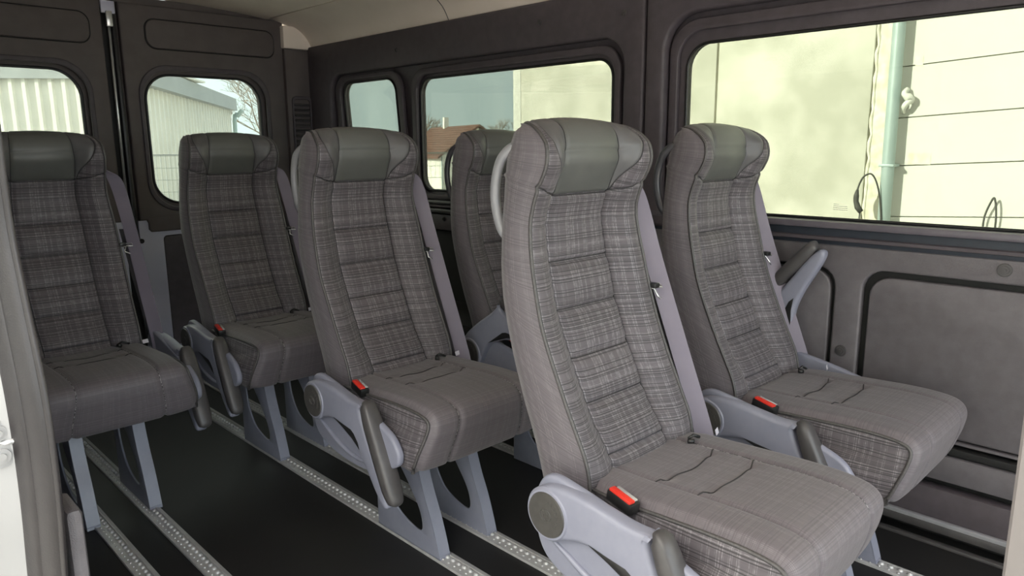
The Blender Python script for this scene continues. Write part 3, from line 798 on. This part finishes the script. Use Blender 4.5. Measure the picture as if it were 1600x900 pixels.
# hub: ring and cap with raised arcs
def disc_bm(bm, r1, r2, x0, x1, seg=40):
    res = bmesh.ops.create_cone(bm, cap_ends=True, segments=seg, radius1=r1, radius2=r2, depth=abs(x1 - x0))
    for v in res['verts']:
        h = v.co.z / abs(x1 - x0) + .5; v.co = Vector((x0 + (x1 - x0) * h, v.co.x, v.co.y))
bm = bmesh.new(); disc_bm(bm, .058, .058, .016, -.021); disc_bm(bm, .058, .053, -.021, -.027)
SM['hub_ring'] = bm_to_mesh(bm, 'hub_ring', M['plastic'], True, radians(40))
bm = bmesh.new(); disc_bm(bm, .049, .047, -.0265, -.030); SM['hub_cap'] = bm_to_mesh(bm, 'hub_cap', M['cap'], True, radians(30))
geo = []
for a0, a1, r_, cy, cz in ((200, 380, .014, 0, .001), (20, 200, .014, 0, -.001), (60, 215, .0075, .0015, .003), (240, 395, .0075, -.0015, -.003)):
    geo.append(tube_geo([(-.0303, cy + r_ * cos(radians(a0 + (a1 - a0) * k / 14)), cz + r_ * sin(radians(a0 + (a1 - a0) * k / 14))) for k in range(15)], .0013, 6))
for k in range(7):
    a = radians(75 - k * 17); y, z = -.032 * cos(a) * 1.0, .032 * sin(a)
    for q in ((0, .004), (.0025, -.001)):
        geo.append(tube_geo([(-.0303, y - .002 + q[0], z + q[1] - .003), (-.0303, y + .001 + q[0], z + q[1] + .001)], .0007, 5))
SM['emblem'] = mk_mesh('emblem', *join_geo(geo), M['cap'], True)
# buckle
bm = bmesh.new(); box_bm(bm, -.014, .014, -.034, .034, -.013, .012, .004); SM['buckle'] = bm_to_mesh(bm, 'buckle', M['black'], True, radians(40))
bm = bmesh.new(); box_bm(bm, -.0125, .0035, -.029, .030, .008, .0165, .003); box_bm(bm, -.009, -.001, -.02, .02, .0155, .0178, .001); SM['button'] = bm_to_mesh(bm, 'release_button', M['red'], True, radians(40))
bm = bmesh.new(); box_bm(bm, .0045, .0135, -.026, .026, .010, .0145, .0015); SM['buckle_slot'] = bm_to_mesh(bm, 'buckle_edge', M['chrome'], True, radians(40))
# belts
def strap(pts, cross, w, th, name, mat):
    """ribbon with thickness along pts; cross = list of cross directions"""
    P = spline(pts, 8); Cs = spline(cross, 8); V = []; F = []
    for i, p in enumerate(P):
        c = Cs[i].normalized(); t = (P[min(i + 1, len(P) - 1)] - P[max(i - 1, 0)]).normalized(); nn = t.cross(c).normalized()
        for s, q in ((-1, -1), (1, -1), (1, 1), (-1, 1)): V.append(p + c * s * w / 2 + nn * q * th / 2)
    for i in range(len(P) - 1):
        for k in range(4): k2 = (k + 1) % 4; F.append((i * 4 + k, i * 4 + k2, (i + 1) * 4 + k2, (i + 1) * 4 + k))
    F.append((0, 1, 2, 3)); F.append(tuple(4 * (len(P) - 1) + k for k in (3, 2, 1, 0)))
    bm = bmesh.new(); bv = [bm.verts.new(v) for v in V]
    for f in F: bm.faces.new([bv[i] for i in f])
    return bm_to_mesh(bm, name, mat, True, radians(30))
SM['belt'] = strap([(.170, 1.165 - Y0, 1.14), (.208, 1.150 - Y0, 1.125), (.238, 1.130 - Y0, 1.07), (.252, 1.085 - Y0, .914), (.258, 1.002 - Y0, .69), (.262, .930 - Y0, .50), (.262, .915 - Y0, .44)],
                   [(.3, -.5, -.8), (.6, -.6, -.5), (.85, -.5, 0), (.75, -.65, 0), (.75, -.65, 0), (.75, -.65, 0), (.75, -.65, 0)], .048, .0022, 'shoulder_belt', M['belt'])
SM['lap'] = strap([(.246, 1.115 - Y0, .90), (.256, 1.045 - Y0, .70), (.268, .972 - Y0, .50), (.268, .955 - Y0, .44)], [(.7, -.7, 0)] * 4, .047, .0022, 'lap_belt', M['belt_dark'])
geo = []
geo.append(tube_geo([(.235, 1.075 - Y0, .85), (.262, 1.05 - Y0, .85), (.262, 1.04 - Y0, .842), (.235, 1.066 - Y0, .842)], .0028, 6, True))
geo.append(tube_geo([(.215, 1.045 - Y0, .845), (.240, 1.05 - Y0, .840), (.228, 1.03 - Y0, .825), (.248, 1.035 - Y0, .815)], .0026, 6))
SM['tongue'] = mk_mesh('latch_tongue', *join_geo(geo), M['chrome'], True)
bm = bmesh.new(); box_bm(bm, .215, .236, 1.03 - Y0, 1.055 - Y0, .845, .857, .002); SM['tongue_grip'] = bm_to_mesh(bm, 'tongue_grip', M['black'], True, radians(40))
# grab handle on the rear left of the back
hp = [(.02, 1.115, 1.195), (.008, 1.150, 1.196), (0, 1.180, 1.174), (0, 1.199, 1.135), (0, 1.205, 1.09), (0, 1.197, 1.045), (0, 1.178, 1.008), (.01, 1.140, .988)]
V, F = tube_geo([(p.x, p.y - Y0, p.z) for p in spline(hp, 6)], .012, 10)
SM['handle'] = mk_mesh('grab_handle', [(v[0] * .85, v[1], v[2]) for v in V], F, M['dark_handle'], True)
SM['handle_light'] = mk_mesh('grab_handle', [(v[0] * .85, v[1], v[2]) for v in V], F, M['light_handle'], True)
bm = bmesh.new(); box_bm(bm, -.011, .011, -.0005, .0005, 0, .014, .0002)
SM['tag'] = bm_to_mesh(bm, 'care_tag', M['tag'])
# zips / puckers at the foot of the back
geo = [tube_geo([(.118, .893 - Y0, .520), (.128, .886 - Y0, .528), (.140, .884 - Y0, .522), (.150, .884 - Y0, .518)], .0042, 6), tube_geo([(.112, .890 - Y0, .517), (.122, .880 - Y0, .516)], .006, 8)]
SM['hook'] = mk_mesh('cover_hook', *join_geo(geo), M['black'], True)
SM['recliner'] = mk_mesh('recliner_cover', *tube_geo([(-.24, .955 - Y0, .45), (.24, .955 - Y0, .45)], .028, 14), M['plastic'], True)

def make_seat(cx, dy, label, arms=('L',), raise_l=0, raise_r=0, handle=None, back=0.0, cush=(0, 0), group='plaid passenger seats'):
    t = thing('passenger_seat', label, 'seat', (cx, Y0 + dy, 0), group)
    def p(name, key, loc=(0, 0, 0), parent=None, rot=None):
        o = bpy.data.objects.new(name, SM[key]); C.objects.link(o); o.parent = parent or t; o.location = loc
        if rot: o.rotation_euler = rot
        return o
    br = p('backrest', 'b_backrest', (0, back, 0))
    p('headrest_cushion', 'b_c', parent=br); p('headrest_wing', 'b_w0', parent=br); p('headrest_wing', 'b_w1', parent=br)
    p('piping', 'b_piping0', parent=br); p('piping', 'b_piping1', parent=br)
    cu = p('seat_cushion', 'c_cushion', (cush[0], cush[1], 0)); p('cushion_side', 'c_sideL', parent=cu); p('cushion_side', 'c_sideR', parent=cu); p('piping', 'c_piping0', parent=cu); p('piping', 'c_piping1', parent=cu)
    for k in range(12): p('seam', 'b_seam%d' % k, parent=br)
    for k in range(4): p('seam', 'c_seam%d' % k, parent=cu)
    p('seat_pan', 'pan'); p('cover_hook', 'hook')
    for sx in (-.108, .082):
        lg = p('leg', 'leg', (sx, 0, 0))
        p('bolt', 'bolt', (.016, .86 - Y0, 0), lg); p('bolt', 'bolt', (.020, .64 - Y0, 0), lg)
    p('recliner_cover', 'recliner')
    bk = p('buckle', 'buckle', (-.212, .835 - Y0, .506), rot=(radians(10), 0, radians(-8)))
    p('release_button', 'button', parent=bk); p('buckle_edge', 'buckle_slot', parent=bk)
    p('shoulder_belt', 'belt', (0, back * .6, 0)); p('lap_belt', 'lap', (0, back * .6, 0)); tg = p('latch_tongue', 'tongue', (-.014, .012 + back * .6, 0)); p('tongue_grip', 'tongue_grip', parent=tg)
    p('care_tag', 'tag', (.205, .885 - Y0, .508), cu, (radians(-15), 0, radians(15)))
    for side, x, ang in (('L', -.268, raise_l), ('R', .270, raise_r)):
        if side not in arms: continue
        sc_ = p('side_cover', 'cover', (x + (.008 if side == 'L' else -.008), 0, 0)); p('cover_rib', 'cover_rib', ((-.012 if side == 'L' else .012), 0, 0), sc_)
        a = p('armrest', 'arm', (x - (.004 if side == 'L' else -.004), HY - Y0, HZ), rot=(-radians(ang), 0, 0))
        p('grip', 'grip', parent=a, loc=((-.002 if side == 'L' else .002), 0, 0)); p('arm_slot', 'slot', parent=a)
        h = p('pivot_hub', 'hub_ring', (x, HY - Y0, HZ), rot=(0, 0, 0 if side == 'L' else pi))
        p('hub_cap', 'hub_cap', parent=h); p('emblem', 'emblem', parent=h)
    if handle: p('grab_handle', 'handle_light' if handle == 'light' else 'handle', (-.182, back, 0))
    return t
make_seat(1.302, -.035, 'foreground grey plaid seat, brightest and nearest, with its round pivot cap in full view', ('L',), handle='light', back=.022, cush=(.012, -.012))
make_seat(2.0, .015, 'plaid seat beside the large near window, against the textured side wall', ('L', 'R'), raise_r=114, handle='dark', back=.02, cush=(.012, -.04))
make_seat(1.315, .925, 'middle plaid seat behind the foreground seat, with its armrest swung down over its leg', ('L',), handle='light')
make_seat(1.975, .970, 'plaid seat mostly hidden behind the foreground seat, its left armrest raised', ('L',), raise_l=42, handle='dark')
make_seat(1.315, 1.90, 'dark plaid seat in the back row in front of the right rear door window', ('L',))
make_seat(.63, 1.855, 'leftmost dark plaid seat, cut by the picture edge, next to the door seal', ('R',))

# ================================================================== OUTSIDE
# ground, level near the van and falling away beyond
gx = [-60, -10, 0, 10, 16, 26, 40, 60, 140]; gy = [-60, -10, 0, 10, 16, 26, 40, 60, 160]
V = []; F = []
for x in gx:
    for y in gy: V.append((x, y, -.62 - 1.9 * sst(max(x, 0) + max(y, 0) * .8, 35, 70)))
for i in range(8):
    for j in range(8): F.append((i * 9 + j, (i + 1) * 9 + j, (i + 1) * 9 + j + 1, i * 9 + j + 1))
gr_ = mobj('ground', mk_mesh('ground', V, F, M['ground'])); gr_['kind'] = 'structure'

# ---- concrete hall beside the van
FX = 9.0
hall = thing('concrete_hall', 'cream concrete hall with large wall panels outside the side windows', 'building', (FX, 3, -.62))
def ha(o): o.parent = hall; o.matrix_parent_inverse = Matrix.Translation((-FX, -3, .62)); return o
ha(box('wall_core', FX + .02, FX + 8, -12, 9.06, -.62, 7.0, M['foam']))
ha(box('concrete_panel', FX - .02, FX + .06, 8.90, 9.08, -.62, 7.0, M['panel'], bevel=.006))
ha(box('concrete_panel', FX - .03, FX + .06, 5.235, 8.885, -.62, 7.0, M['concrete'], bevel=.008))
ha(box('concrete_panel', FX - .03, FX + .06, 3.24, 5.205, -.62, 7.0, M['concrete'], bevel=.008))
V, F = tube_geo([(FX + .0, 3.215 + .008 * sin(k * 1.7) + .006 * sin(k * 4.1), -.6 + k * .09) for k in range(84)], [.020 + .005 * sin(k * 2.3) for k in range(84)], 8)
ha(mobj('joint_foam', mk_mesh('joint_foam', V, F, M['foam'], True)))
ha(box('joint_strip', FX - .005, FX + .05, 3.03, 3.20, -.62, 7.0, M['foam'], bevel=.004))
sl_ = -.055
zj = [-.62, -.19, .37, .945, 1.475, 2.03, 2.6, 3.17, 3.74, 4.3, 5.0, 6.0, 7.0]
for z0, z1 in zip(zj, zj[1:]):
    V = []
    for x in (FX - .025, FX + .05):
        for y, z in ((3.02, z0 + .006), (-12, z0 + .006), (-12, z1 - .006), (3.02, z1 - .006)):
            V.append((x, y, z + ((sl_ * (y - 2.75)) if abs(z) < 4.5 and not (z < -.6) and z < 6 else 0) * (1 if z < 5 else 0)))
    bm = bmesh.new(); bv = [bm.verts.new(v) for v in V]
    for f in ((0, 1, 2, 3), (7, 6, 5, 4), (0, 4, 5, 1), (1, 5, 6, 2), (2, 6, 7, 3), (3, 7, 4, 0)): bm.faces.new([bv[i] for i in f])
    ha(mobj('facade_board', bm_to_mesh(bm, 'facade_board', M['panel'])))
ha(box('tape_patch', FX - .028, FX - .024, 2.55, 2.78, .955, 1.08, M['foam']))
ha(box('tape_patch', FX - .028, FX - .024, 2.72, 2.80, 2.02, 2.12, M['foam']))
pipe = thing('downpipe', 'grey green metal downpipe on the hall wall outside the near window', 'pipe', (8.84, 2.94, -.62))
V, F = tube_geo([(8.84, 2.945 + .010 * (z - 1.4), z) for z in (-.6, 1, 2, 3, 4.5, 6.8)], .066, 20); o = mobj('pipe_body', mk_mesh('pipe_body', V, F, M['pipe'], True), pipe); o.matrix_parent_inverse = Matrix.Translation((-8.84, -2.94, .62))
for z in (.93, 3.2):
    o = box('pipe_clamp', 8.77, 8.965, 2.86, 3.02, z, z + .03, M['pipe'], pipe, .005); o.matrix_parent_inverse = Matrix.Translation((-8.84, -2.94, .62))
br_ = tube('bracket', spline([(8.95, 2.84, 1.78), (8.86, 2.85, 1.72), (8.90, 2.79, 1.66), (8.86, 2.83, 1.60), (8.93, 2.86, 1.52)], 4), [.012] + [.03] * 5 + [.045] * 4 + [.03] * 4 + [.02] * 3, M['render'], None, 8)
tag(br_, 'small crumpled white bracket on the wall just right of the downpipe', 'bracket')
cb = thing('power_cable', 'black cable looped over with a hanging plug, left of the downpipe', 'cable', (8.7, 3.05, .3))
pts = spline([(8.76, 2.92, .20), (8.76, 2.965, .55), (8.74, 3.01, .75), (8.72, 3.07, .85), (8.70, 3.14, .82), (8.70, 3.18, .74), (8.70, 3.20, .66)], 6)
o = tube('cord', pts, .010, M['cable'], cb, 8); o.matrix_parent_inverse = Matrix.Translation((-8.7, -3.05, -.3))
o = tube('plug', [(8.70, 3.20, .67), (8.70, 3.205, .60), (8.70, 3.205, .54), (8.70, 3.18, .47), (8.70, 3.14, .42)], [.014, .03, .028, .034, .03], M['cable'], cb, 10); o.matrix_parent_inverse = Matrix.Translation((-8.7, -3.05, -.3))
o = tube('cord_tail', [(8.70, 3.15, .43), (8.71, 3.16, .30), (8.72, 3.15, .1)], .008, M['cable'], cb, 8); o.matrix_parent_inverse = Matrix.Translation((-8.7, -3.05, -.3))
cb2 = tube('power_cable', spline([(8.93, 1.97, .2), (8.91, 1.965, .42), (8.89, 1.91, .60), (8.89, 1.885, .61), (8.90, 1.86, .45), (8.93, 1.86, .2)], 5), .010, M['cable'], None, 8)
tag(cb2, 'short bent cable end standing up near the right edge of the near window', 'cable')

# ---- corrugated hall behind the van
def corrugated(x0, y0, x1, y1, z0, z1, pitch, depth, parent, name='corrugated_wall', mat='corr'):
    d = Vector((x1 - x0, y1 - y0, 0)); Ln = d.length; d.normalize(); nrm = Vector((d.y, -d.x, 0)); n = int(Ln / pitch)
    V = []; F = []; prof = []
    for i in range(n):
        for t, h in ((0, 0), (.52, 0), (.62, 1), (.90, 1)): prof.append(((i + t) * pitch, h * depth))
    prof.append((n * pitch, 0))
    for s, h in prof:
        p = Vector((x0, y0, 0)) + d * s + nrm * h
        V += [(p.x, p.y, z0), (p.x, p.y, z1)]
    for i in range(len(prof) - 1): F.append((2 * i, 2 * i + 2, 2 * i + 3, 2 * i + 1))
    # closed back so that it has thickness
    b = len(V); q0 = Vector((x0, y0, 0)) - nrm * .1; q1 = q0 + d * Ln; V += [(q0.x, q0.y, z0), (q1.x, q1.y, z0), (q1.x, q1.y, z1), (q0.x, q0.y, z1)]; F.append((b, b + 1, b + 2, b + 3))
    o = mobj(name, mk_mesh(name, V, F, M[mat]), parent); return o
def beam(name, x0, y0, x1, y1, z0, z1, th, out, mat, parent, ext=0):
    d = Vector((x1 - x0, y1 - y0, 0)).normalized(); nrm = Vector((d.y, -d.x, 0))
    a = Vector((x0, y0, 0)) - d * ext; b = Vector((x1, y1, 0)) + d * ext; P = [a + nrm * out, b + nrm * out, b + nrm * (out - th), a + nrm * (out - th)]
    V = [(p.x, p.y, z0) for p in P] + [(p.x, p.y, z1) for p in P]
    bm = bmesh.new(); bv = [bm.verts.new(v) for v in V]
    for f in ((0, 1, 2, 3), (4, 5, 6, 7), (0, 1, 5, 4), (1, 2, 6, 5), (2, 3, 7, 6), (3, 0, 4, 7)): bm.faces.new([bv[i] for i in f])
    return mobj(name, bm_to_mesh(bm, name, M[mat]), parent)
sh = thing('corrugated_hall', 'pale corrugated metal hall with a grey roof edge behind the rear door windows', 'building', (0, 0, 0))
kx, ky = 5.55, 17.4      # its near corner
corrugated(-6.0, 23.2 + 3.0, kx, ky, -.62, 2.68, .265, .07, sh)
corrugated(kx, ky, 12.46, 28.15, -.62, 2.64, .42, .07, sh)
beam('roof_edge', kx, ky, 12.46, 28.15, 2.58, 3.02, .5, .28, 'fascia', sh)
beam('roof_edge', -6.0, 26.2, kx, ky, 2.66, 3.05, .5, .12, 'fascia', sh)
beam('roof_cap', -6.0, 26.2, kx, ky, 3.05, 3.10, 6, .14, 'render', sh)
tube('gutter_pipe', spline([(12.9, 28.0, 2.62), (12.75, 28.1, 2.40), (12.62, 28.15, 2.2), (12.62, 28.15, -.6)], 4), .09, M['pipe'], sh, 10)
wf = thing('wire_fence', 'thin wire fence seen low through the right rear door window', 'fence', (4.5, 12.6, -.62))
fp0, fp1 = Vector((2.0, 15.2, 0)), Vector((8.5, 9.5, 0))
for k in range(5):
    p = fp0.lerp(fp1, k / 4); o = tube('post', [(p.x, p.y, -.62), (p.x, p.y, 1.10)], .02, M['wire'], wf, 8); o.matrix_parent_inverse = Matrix.Translation((-4.5, -12.6, .62))
geo = []
for z in (1.08, 1.06, .86, .66, .46, .26, .06, -.14, -.34): geo.append(tube_geo([fp0 + Vector((0, 0, z)), fp1 + Vector((0, 0, z))], .010 if z == 1.08 else .003, 6))
for k in range(110): p = fp0.lerp(fp1, k / 109); geo.append(tube_geo([p + Vector((0, 0, -.5)), p + Vector((0, 0, 1.08))], .0022, 4))
V, F = join_geo(geo); o = mobj('wire_mesh', mk_mesh('wire_mesh', V, F, M['wire'], True), wf); o['kind'] = 'stuff'; o.matrix_parent_inverse = Matrix.Translation((-4.5, -12.6, .62))

# ---- house far off
hs_ = thing('house', 'white house with a red brown tiled roof beyond the rear side window', 'house', (36.1, 44.3, -2.5))
o0 = Vector((36.1, 44.3, 0)); ax = (Vector((37.63, 48.53, 0)) - o0).normalized(); bx = Vector((ax.y, -ax.x, 0))
def hv(s, t, z): p = o0 + ax * s + bx * t - Vector((36.1, 44.3, -2.5)); return (p.x, p.y, z + 2.5 - 2.5 - (-2.5) * 0 + 0)
LN, WD, ZE, ZR, ZB = 11.0, 6.0, .55, 2.65, -2.5
def poly(name, V, F, mat):
    bm = bmesh.new(); bv = [bm.verts.new((v[0], v[1], v[2])) for v in V]
    for f in F: bm.faces.new([bv[i] for i in f])
    o = mobj(name, bm_to_mesh(bm, name, M[mat]), hs_); return o
def H(s, t, z): p = o0 + ax * s + bx * t; return (p.x - 36.1, p.y - 44.3, z + 2.5)
poly('wall', [H(0, 0, ZB), H(LN, 0, ZB), H(LN, WD, ZB), H(0, WD, ZB), H(0, 0, ZE), H(LN, 0, ZE), H(LN, WD, ZE), H(0, WD, ZE), H(0, WD / 2, ZR - .1), H(LN, WD / 2, ZR - .1)],
     [(0, 1, 5, 4), (2, 3, 7, 6), (0, 3, 7, 8, 4), (1, 2, 6, 9, 5), (4, 5, 9, 8), (6, 7, 8, 9), (0, 1, 2, 3)], 'render')
for t0, t1 in ((-.5, WD / 2), (WD + .5, WD / 2)):
    z0 = ZE - .35
    V = [H(-.4, t0, z0), H(LN + .4, t0, z0), H(LN + .4, t1, ZR), H(-.4, t1, ZR), H(-.4, t0, z0 + .16), H(LN + .4, t0, z0 + .16), H(LN + .4, t1, ZR + .16), H(-.4, t1, ZR + .16)]
    r_ = poly('roof_slope', V, [(0, 1, 2, 3), (4, 5, 6, 7), (0, 1, 5, 4), (1, 2, 6, 5), (2, 3, 7, 6), (3, 0, 4, 7)], 'tile')
    geo = []
    for k in range(1, 13):
        f = k / 13; a = Vector(V[4]).lerp(Vector(V[7]), f); b = Vector(V[5]).lerp(Vector(V[6]), f); geo.append(tube_geo([a, b], .05, 4))
    vv, ff = join_geo(geo); oo = mobj('tile_courses', mk_mesh('tile_courses', vv, ff, M['tile']), r_); oo['kind'] = 'stuff'
poly('chimney', [H(7.0 + a, WD / 2 - .3 + b, z) for z in (1.8, 3.6) for a, b in ((0, 0), (.4, 0), (.4, .4), (0, .4))], [(0, 1, 2, 3), (4, 5, 6, 7), (0, 1, 5, 4), (1, 2, 6, 5), (2, 3, 7, 6), (3, 0, 4, 7)], 'render')
poly('window', [H(a, b, z) for z in (-.9, .1) for a, b in ((-.05, 2.5), (-.05, 3.5), (.02, 3.5), (.02, 2.5))], [(0, 1, 2, 3), (4, 5, 6, 7), (0, 1, 5, 4), (1, 2, 6, 5), (2, 3, 7, 6), (3, 0, 4, 7)], 'sill')
tube('gutter_pipe', [H(-.1, -.1, ZB), H(-.1, -.1, ZE)], .06, M['pipe'], hs_, 6)

# ---- bare trees
def bare_tree(x, y, z, h, seed, label, spread=.55, depth=6, girth=.020):
    rnd = random.Random(seed); t = thing('bare_tree', label, 'tree', (x, y, z), 'leafless trees')
    geo = []; tw = []
    def grow(p, d, l, r, k):
        q = p + d * l; m = p.lerp(q, .5) + Vector((rnd.uniform(-1, 1), rnd.uniform(-1, 1), 0)) * l * .05
        (geo if k > 3 else tw).append(tube_geo([p, m, q], [r, r * .85, r * .7], 5 if k > 3 else 3, cap=False))
        if k == 0: return
        for _ in range(3 if k > 1 else 2):
            nd = (d + Vector((rnd.gauss(0, spread), rnd.gauss(0, spread), rnd.gauss(.1, spread * .5)))).normalized()
            grow(q if rnd.random() < .6 else p.lerp(q, rnd.uniform(.5, .9)), nd, l * rnd.uniform(.62, .82), r * .70, k - 1)
    grow(Vector((0, 0, 0)), Vector((0, 0, 1)), h * .26, h * girth, depth)
    V, F = join_geo(geo); mobj('trunk', mk_mesh('trunk', V, F, M['bark'], True), t)
    V, F = join_geo(tw); o = mobj('twigs', mk_mesh('twigs', V, F, M['bark'], True), t); o['kind'] = 'stuff'
bare_tree(46.0, 60.5, -2.5, 9.6, 1, 'dense bare tree above the left end of the red brown house roof', .5)
bare_tree(54.5, 57.5, -2.5, 9.2, 5, 'spreading bare tree above the right end of the red brown house roof', .6)
bare_tree(18.6, 37.0, -1.2, 8.4, 9, 'bare tree right of the corrugated hall, in the right rear door window', .62, 7, .009)

# ---- unseen hall added behind the camera to keep the low sun off the seats
YH = 9.62
oh = thing('sun_shade_hall', 'plain pale hall, unseen, added behind the camera to shade the van', 'building', (-14, 2, -.62))
oh_ = box('wall', -9, 0, -18, 22, 0, YH, M['render'], oh, .02)
